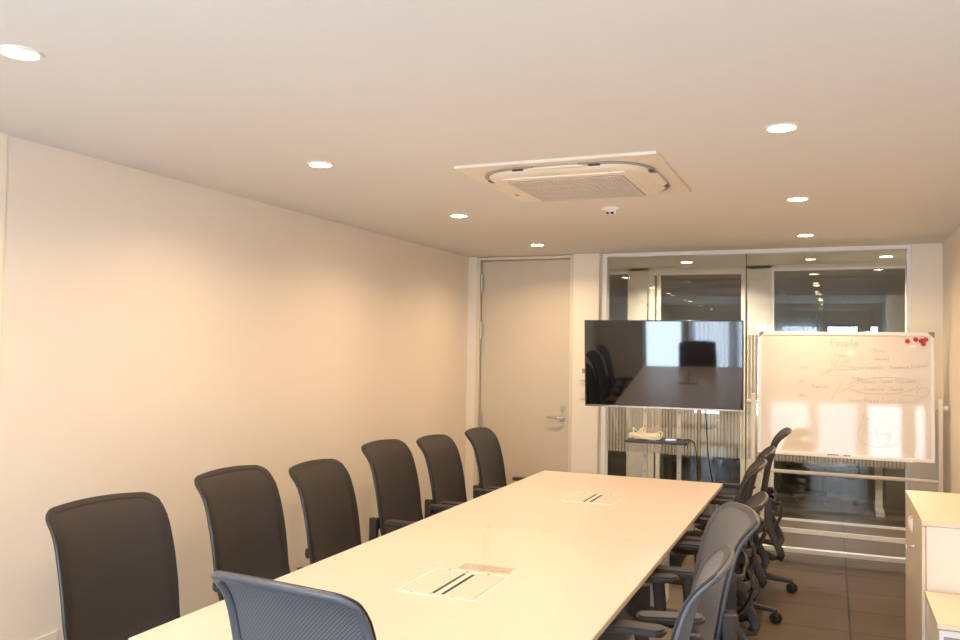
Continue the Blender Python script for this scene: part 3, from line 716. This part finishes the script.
# handwriting as thin raised strokes on the board
G = {'P': [[(0, 0), (0, 4)], [(0, 4), (1.6, 4), (2, 3), (1.4, 2), (0, 2)]], 'e': [[(0, 1), (1.8, 1.1), (1.6, 2), (.8, 2.2), (0, 1.2), (.5, 0), (1.8, .2)]],
     'o': [[(1, 0), (0, .6), (.2, 1.8), (1, 2.1), (1.8, 1.5), (1.7, .4), (1, 0)]], 'p': [[(0, 2), (0, -1.5)], [(0, 1.8), (1, 2.2), (1.7, 1.2), (1, 0), (0, .3)]],
     'l': [[(.2, 4), (.3, .2), (.8, 0)]], 'F': [[(0, 0), (0, 4), (2, 4)], [(0, 2.1), (1.6, 2.2)]], 'i': [[(.2, 2), (.3, 0)], [(.3, 3), (.4, 3.1)]], 'n': [[(0, 0), (0, 2), (.1, 1.4), (1, 2.1), (1.5, 1.5), (1.6, 0)]],
     'a': [[(1.6, 2), (.6, 2.1), (0, 1), (.5, 0), (1.4, .4), (1.6, 2), (1.7, 0)]], 'c': [[(1.6, 1.8), (.8, 2.1), (0, 1), (.6, 0), (1.6, .2)]], '(': [[(.8, 4.5), (0, 2.4), (.6, -.6)]], ')': [[(0, 4.5), (.8, 2.2), (.1, -.6)]],
     'v': [[(0, 2), (.8, 0), (1.6, 2)]], 'u': [[(0, 2), (.1, .3), (.9, 0), (1.5, .6), (1.6, 2), (1.7, 0)]], 'r': [[(0, 2), (.1, 0)], [(.1, 1.4), (.8, 2.1), (1.3, 1.9)]], 's': [[(1.4, 1.9), (.5, 2.1), (.2, 1.4), (1.3, .8), (1, 0), (0, .1)]],
     'm': [[(0, 0), (0, 2), (.8, 2), (.9, 0), (1, 1.8), (1.8, 2), (1.9, 0)]], 'H': [[(0, 0), (0, 4)], [(2, 0), (2, 4)], [(0, 2), (2, 2)]], 'k': [[(0, 0), (0, 4)], [(1.4, 2.1), (0, 1), (1.5, 0)]], 'w': [[(0, 2), (.5, 0), (1, 1.6), (1.5, 0), (2, 2)]],
     'M': [[(0, 0), (.2, 4), (1.2, 1.6), (2.2, 4), (2.4, 0)]], 't': [[(.6, 3.4), (.6, .2), (1.2, 0)], [(0, 2.3), (1.3, 2.4)]], 'h': [[(0, 4), (0, 0)], [(0, 1.5), (.9, 2.1), (1.5, 1.4), (1.6, 0)]], 'N': [[(0, 0), (0, 4), (2, 0), (2, 4)]], 'f': [[(1.4, 4), (.6, 3.6), (.5, 0)], [(0, 2.2), (1.2, 2.3)]],
     'd': [[(1.6, 4), (1.6, 0)], [(1.6, 1.6), (.8, 2.1), (0, 1), (.7, 0), (1.6, .4)]], 'T': [[(0, 4), (2.2, 4)], [(1.1, 4), (1, 0)]], 'S': [[(1.9, 3.6), (1, 4.1), (.2, 3.2), (1.8, 1.2), (1, 0), (0, .5)]], 'K': [[(0, 0), (0, 4)], [(1.8, 4), (0, 2), (1.9, 0)]], 'V': [[(0, 4), (1, 0), (2, 4)]], 'y': [[(0, 2), (.8, .4)], [(1.6, 2), (.2, -1.6)]], 'g': [[(1.6, 2), (.4, 2), (.2, .6), (1.5, .6), (1.6, 2), (1.5, -1.2), (.3, -1.3)]]}
hwb = {'a': new(), 'b': new()}; rh = random.Random(11)
def stroke(pts, k='a', r=.0011): sweep(hwb['a'], [(x, -.0048, z) for x, z in pts], r, .0006, n=4, up=(0, 1, 0))
def write(s, x, z, h, k='a', rise=0.0, r=.0011):
    u = h/4; x0 = x
    for ch in s:
        if ch == ' ': x += 1.8*u; continue
        wmax = 0
        for ln in G.get(ch, []):
            stroke([(x+px*u+rh.uniform(-.12, .12)*u, z+(x-x0)*rise+py*u+rh.uniform(-.15, .15)*u) for px, py in ln], k, r); wmax = max(wmax, max(p[0] for p in ln))
        x += (wmax+.75)*u
def px(xp, yp):   # board-plane location measured as fractions of its own face, 176 x 124 units
    return (-.612+(xp-758)/177*1.224, .475-(yp-331)/(122+(xp-758)/177*5)*.95)
def wr(s, xp, yp, h, k='a', rise=0.0, r=.0011): x, z = px(xp, yp); write(s, x, z, h, k, rise, r)
wr('People', 834, 345, .055, 'b', 0, .0020)
wr('Know', 838, 356, .030, 'b'); wr('More', 877, 351, .030); wr('(power)', 878, 358.5, .026, 'b')
wr('(of who)', 834, 365, .034, 'b', .25); wr('Head (again)s', 856, 369, .030, 'a', .08); wr('Finance (value)', 893, 368, .032, 'a', .10)
wr('Know', 856, 378, .026, 'b'); wr('Finance  Vision (Mission)', 862, 382, .030, 'a', .04); wr('Financial & Human', 868, 389, .030, 'a', .02)
wr('Know (Head Track (Sales))', 853, 401, .034, 'a', .02); wr('Market', 815, 388, .032, 'a', .06); wr('ideas', 800, 396, .028, 'b'); wr('Real', 800, 382, .030, 'b'); wr('plan', 803, 368, .026, 'b')
wr('Test', 866, 418, .032, 'b'); wr('Text', 868, 432, .040); wr('yes', 884, 433, .045)
def loop(cx, cy, rx, ry, k='a', a0=0, a1=360, rot=0):
    pts = []
    for q in range(33):
        a = R(a0+(a1-a0)*q/32); x, z = px(cx, cy)
        ex, ez = rx*math.cos(a), ry*math.sin(a); pts.append((x+ex*math.cos(rot)-ez*math.sin(rot), z+ex*math.sin(rot)+ez*math.cos(rot)))
    stroke(pts, k)
loop(886, 384, .235, .062, 'a', 0, 360, .06); loop(882, 432, .145, .095, 'a'); loop(886, 433, .043, .070, 'a'); loop(924, 390, .040, .035, 'a', 0, 360, .5); loop(848, 372, .12, .05, 'b', 60, 200)
for a_, c_ in (((822, 376), (836, 369)), ((836, 369), (862, 369)), ((842, 392), (858, 384)), ((905, 393), (918, 394)), ((846, 380), (834, 400))):
    x0, z0 = px(*a_); x1, z1 = px(*c_); stroke([(x0, z0), ((x0+x1)/2, (z0+z1)/2+.006), (x1, z1)], 'a')
hwb['b'].free(); obj('handwriting', hwb['a'], M['ink'], pan, sharp=3)
pan_m = Matrix.Translation((.078, 6.98, 0)) @ Matrix.Rotation(R(-2.2), 4, 'Z') @ Matrix.Translation((0, 0, pz)) @ Matrix.Rotation(tilt, 4, 'X')
def on_board(o, x, z, y=-.0045):
    o.matrix_world = pan_m @ Matrix.Translation((x, y, z)); return o
mg0 = None
mlab = ['red round magnet on the whiteboard, leftmost and apart from the cluster', 'red round magnet at the left end of the cluster of four', 'red round magnet in the middle of the cluster of four',
        'red round magnet at the upper right of the cluster of four', 'lowest red round magnet of the cluster of four']
for i, (xp, yp) in enumerate(((909.7, 339.7), (917.6, 338), (922.6, 339), (927, 338), (925, 342.4))):
    x, z = px(xp, yp)
    if mg0 is None:
        b = new(); lathe(b, [(0, -.010), (.010, -.010), (.0135, -.007), (.0165, -.002), (.0165, 0), (0, 0)], (0, 0, 0), 24, Matrix.Rotation(R(-90), 4, 'X')); mg0 = obj('round_magnet', b, M['red']); o = mg0
    else: o = mg0.copy(); COL.objects.link(o)
    on_board(o, x, z); tag(o, mlab[i], 'magnet', 'red magnets on the whiteboard')
b = new(); box(b, (0, -.001, 0), (.055, .002, .013), .0005); box(b, (.006, -.001, -.020), (.05, .002, .011), .0005, rot=(0, .05, 0)); 
o = obj('magnetic_label', b, M['frame_white']); on_board(o, *px(914, 345)); tag(o, 'small white label strips stuck under the red magnets', 'label')
mk0 = None
for i, (xp, lb) in enumerate(((838, 'left red marker pen lying in the whiteboard tray'), (850, 'right red marker pen lying in the whiteboard tray'))):
    if mk0 is None:
        b = new(); cyl(b, (-.05, 0, 0), (.03, 0, 0), .0075, n=14); mk0 = tag(empty('marker_pen', (0, 0, 0)), lb, 'pen', 'marker pens in the tray'); obj('barrel', b, M['red'], mk0)
        b = new(); cyl(b, (.03, 0, 0), (.062, 0, 0), .0085, n=14, bev=.001); obj('pen_cap', b, M['frame_white'], mk0); o = mk0
    else: o = copy_tree(mk0); tag(o, lb)
    on_board(o, px(xp, 400)[0], -.4615, -.028)

# ------------------------------------------------------------------ cabinets on the right
cb = empty('storage_cabinet', (.58, 4.68, 0), 'waist-high white storage cabinet with wood-tone top against the right wall', 'cabinet')
b = new(); bx(b, (-.195, -.45, .0), (.205, .45, .875), .003); obj('body', b, M['cab'], cb)
b = new(); bx(b, (-.213, -.452, .876), (.207, .452, .900), .002); obj('top_board', b, M['cabtop'], cb)
for s in (-1, 1):
    b = new(); bx(b, (-.212, s*.449, .03), (-.197, s*.002, .872), .002); dr = obj('door', b, M['cabdoor'], cb)
    b = new(); box(b, (-.222, s*.045, .80), (.016, .012, .045), .004); box(b, (-.219, s*.045, .80), (.008, .020, .060), .003); obj('handle', b, M['plastic_white'], dr)
b = new(); cyl(b, (-.212, -.04, .70), (-.222, -.04, .70), .010, n=14); cyl(b, (-.222, -.04, .70), (-.240, -.04, .70), .004, n=8); box(b, (-.243, -.04, .695), (.006, .003, .02), .001); obj('key_lock', b, M['steel'], cb)
pd = empty('drawer_pedestal', (.58, 3.94, 0), 'low white drawer pedestal with wood-tone top in front of the taller cabinet', 'cabinet')
b = new(); bx(b, (-.195, -.20, .03), (.205, .25, .578), .003); obj('body', b, M['cab'], pd)
b = new(); bx(b, (-.205, -.232, .579), (.207, .252, .60), .002); obj('top_board', b, M['cabtop'], pd)
for z0, z1 in ((.41, .574), (.23, .405), (.04, .225)):
    b = new(); bx(b, (-.198, -.222, z0), (.203, -.202, z1), .003); dr = obj('drawer', b, M['frame_white'], pd)
    b = new(); box(b, (-.14, -.2245, z1-.030), (.085, .006, .012), .002); obj('label_holder', b, M['caps'], dr)

# ------------------------------------------------------------------ wall devices
ct = empty('wall_controller', (-2.048, 7.36, 1.405), 'white air conditioner control panel with grey display on the pale pillar', 'controller')
b = new(); box(b, (0, -.008, 0), (.075, .016, .145), .004); obj('case', b, M['plastic_white'], ct)
b = new(); box(b, (.004, -.0165, .040), (.05, .002, .042)); obj('display', b, M['caps'], ct)
b = new(); box(b, (-.012, -.0165, -.048), (.045, .003, .020), .001); obj('button', b, M['grille'], ct)
sw = empty('light_switch', (-2.052, 7.36, 1.23), 'square cream light switch below the control panel on the pillar', 'switch')
b = new(); box(b, (0, -.004, 0), (.072, .008, .075), .003); obj('switch_plate', b, M['plastic_cream'], sw)
b = new(); box(b, (0, -.0095, 0), (.045, .004, .055), .002); obj('rocker', b, M['plastic_cream'], sw)
ot = empty('wall_socket', (XL+.001, 2.74, .275), 'cream power socket low on the long wall below the leftmost chair', 'socket')
b = new(); box(b, (.004, 0, 0), (.008, .135, .12), .003); obj('socket_plate', b, M['plastic_cream'], ot)
b = new(); 
for dy in (-.012, .012): box(b, (.0085, dy, .022), (.002, .004, .016))
obj('socket_slots', b, M['dark'], ot)

# sheer curtains (reflected in the television)
for i, (x0, x1) in enumerate(bays[1:3]):
    b = new(); n = 60; tt = new(); rows = []
    for z in (.06, 2.3):
        rows.append([tt.verts.new((x0-.04+(x1-x0+.08)*k/n, YW+.10+.022*math.sin(k*1.05)+.008*math.sin(k*.37), z)) for k in range(n+1)])
    for k in range(n): tt.faces.new((rows[0][k], rows[0][k+1], rows[1][k+1], rows[1][k]))
    bmesh.ops.solidify(tt, geom=tt.faces[:], thickness=.0015)
    merge(b, tt); o = obj('sheer_curtain', b, M['sheer'], sharp=2)
    tag(o, 'sheer white curtain over a window behind the camera, seen as stripes in the television', 'curtain', 'sheer curtains at the windows')

# ------------------------------------------------------------------ light, camera
wd = bpy.data.worlds.new('sky'); sc.world = wd; wd.use_nodes = True
bg = wd.node_tree.nodes['Background']; bg.inputs['Color'].default_value = (.72, .85, 1, 1); bg.inputs['Strength'].default_value = 16.0
P = bpy.data.lights.new('window_portal', 'AREA'); P.shape = 'RECTANGLE'; P.size = 3.9; P.size_y = 2.25; P.cycles.is_portal = True
po = bpy.data.objects.new('window_portal', P); COL.objects.link(po); po.location = (-1.21, YW-.22, 1.19); po.rotation_euler = (R(90), 0, 0)

cam = bpy.data.cameras.new('camera'); cam.sensor_width = 36; cam.lens = 843.05/960*36; cam.clip_start = .05
co = bpy.data.objects.new('camera', cam); COL.objects.link(co)
yaw, pit, rol = -.39580119, .03414001, .01539029
f = Vector((math.sin(yaw)*math.cos(pit), math.cos(yaw)*math.cos(pit), math.sin(pit))); r = Vector((math.cos(yaw), -math.sin(yaw), 0)); u = r.cross(f)
r2 = r*math.cos(rol)+u*math.sin(rol); u2 = -r*math.sin(rol)+u*math.cos(rol)
mw = Matrix((r2, u2, -f)).transposed().to_4x4(); mw.translation = (0, 0, 1.628); co.matrix_world = mw
sc.camera = co
sc.view_settings.view_transform = 'Standard'; sc.view_settings.look = 'None'; sc.view_settings.gamma = 1; sc.view_settings.use_curve_mapping = False
sc.view_settings.exposure = 0.0
cy_ = sc.cycles; cy_.use_denoising = True; cy_.max_bounces = 10; cy_.diffuse_bounces = 6; cy_.glossy_bounces = 5; cy_.transparent_max_bounces = 16
cy_.sample_clamp_indirect = 6; cy_.caustics_reflective = False; cy_.caustics_refractive = False
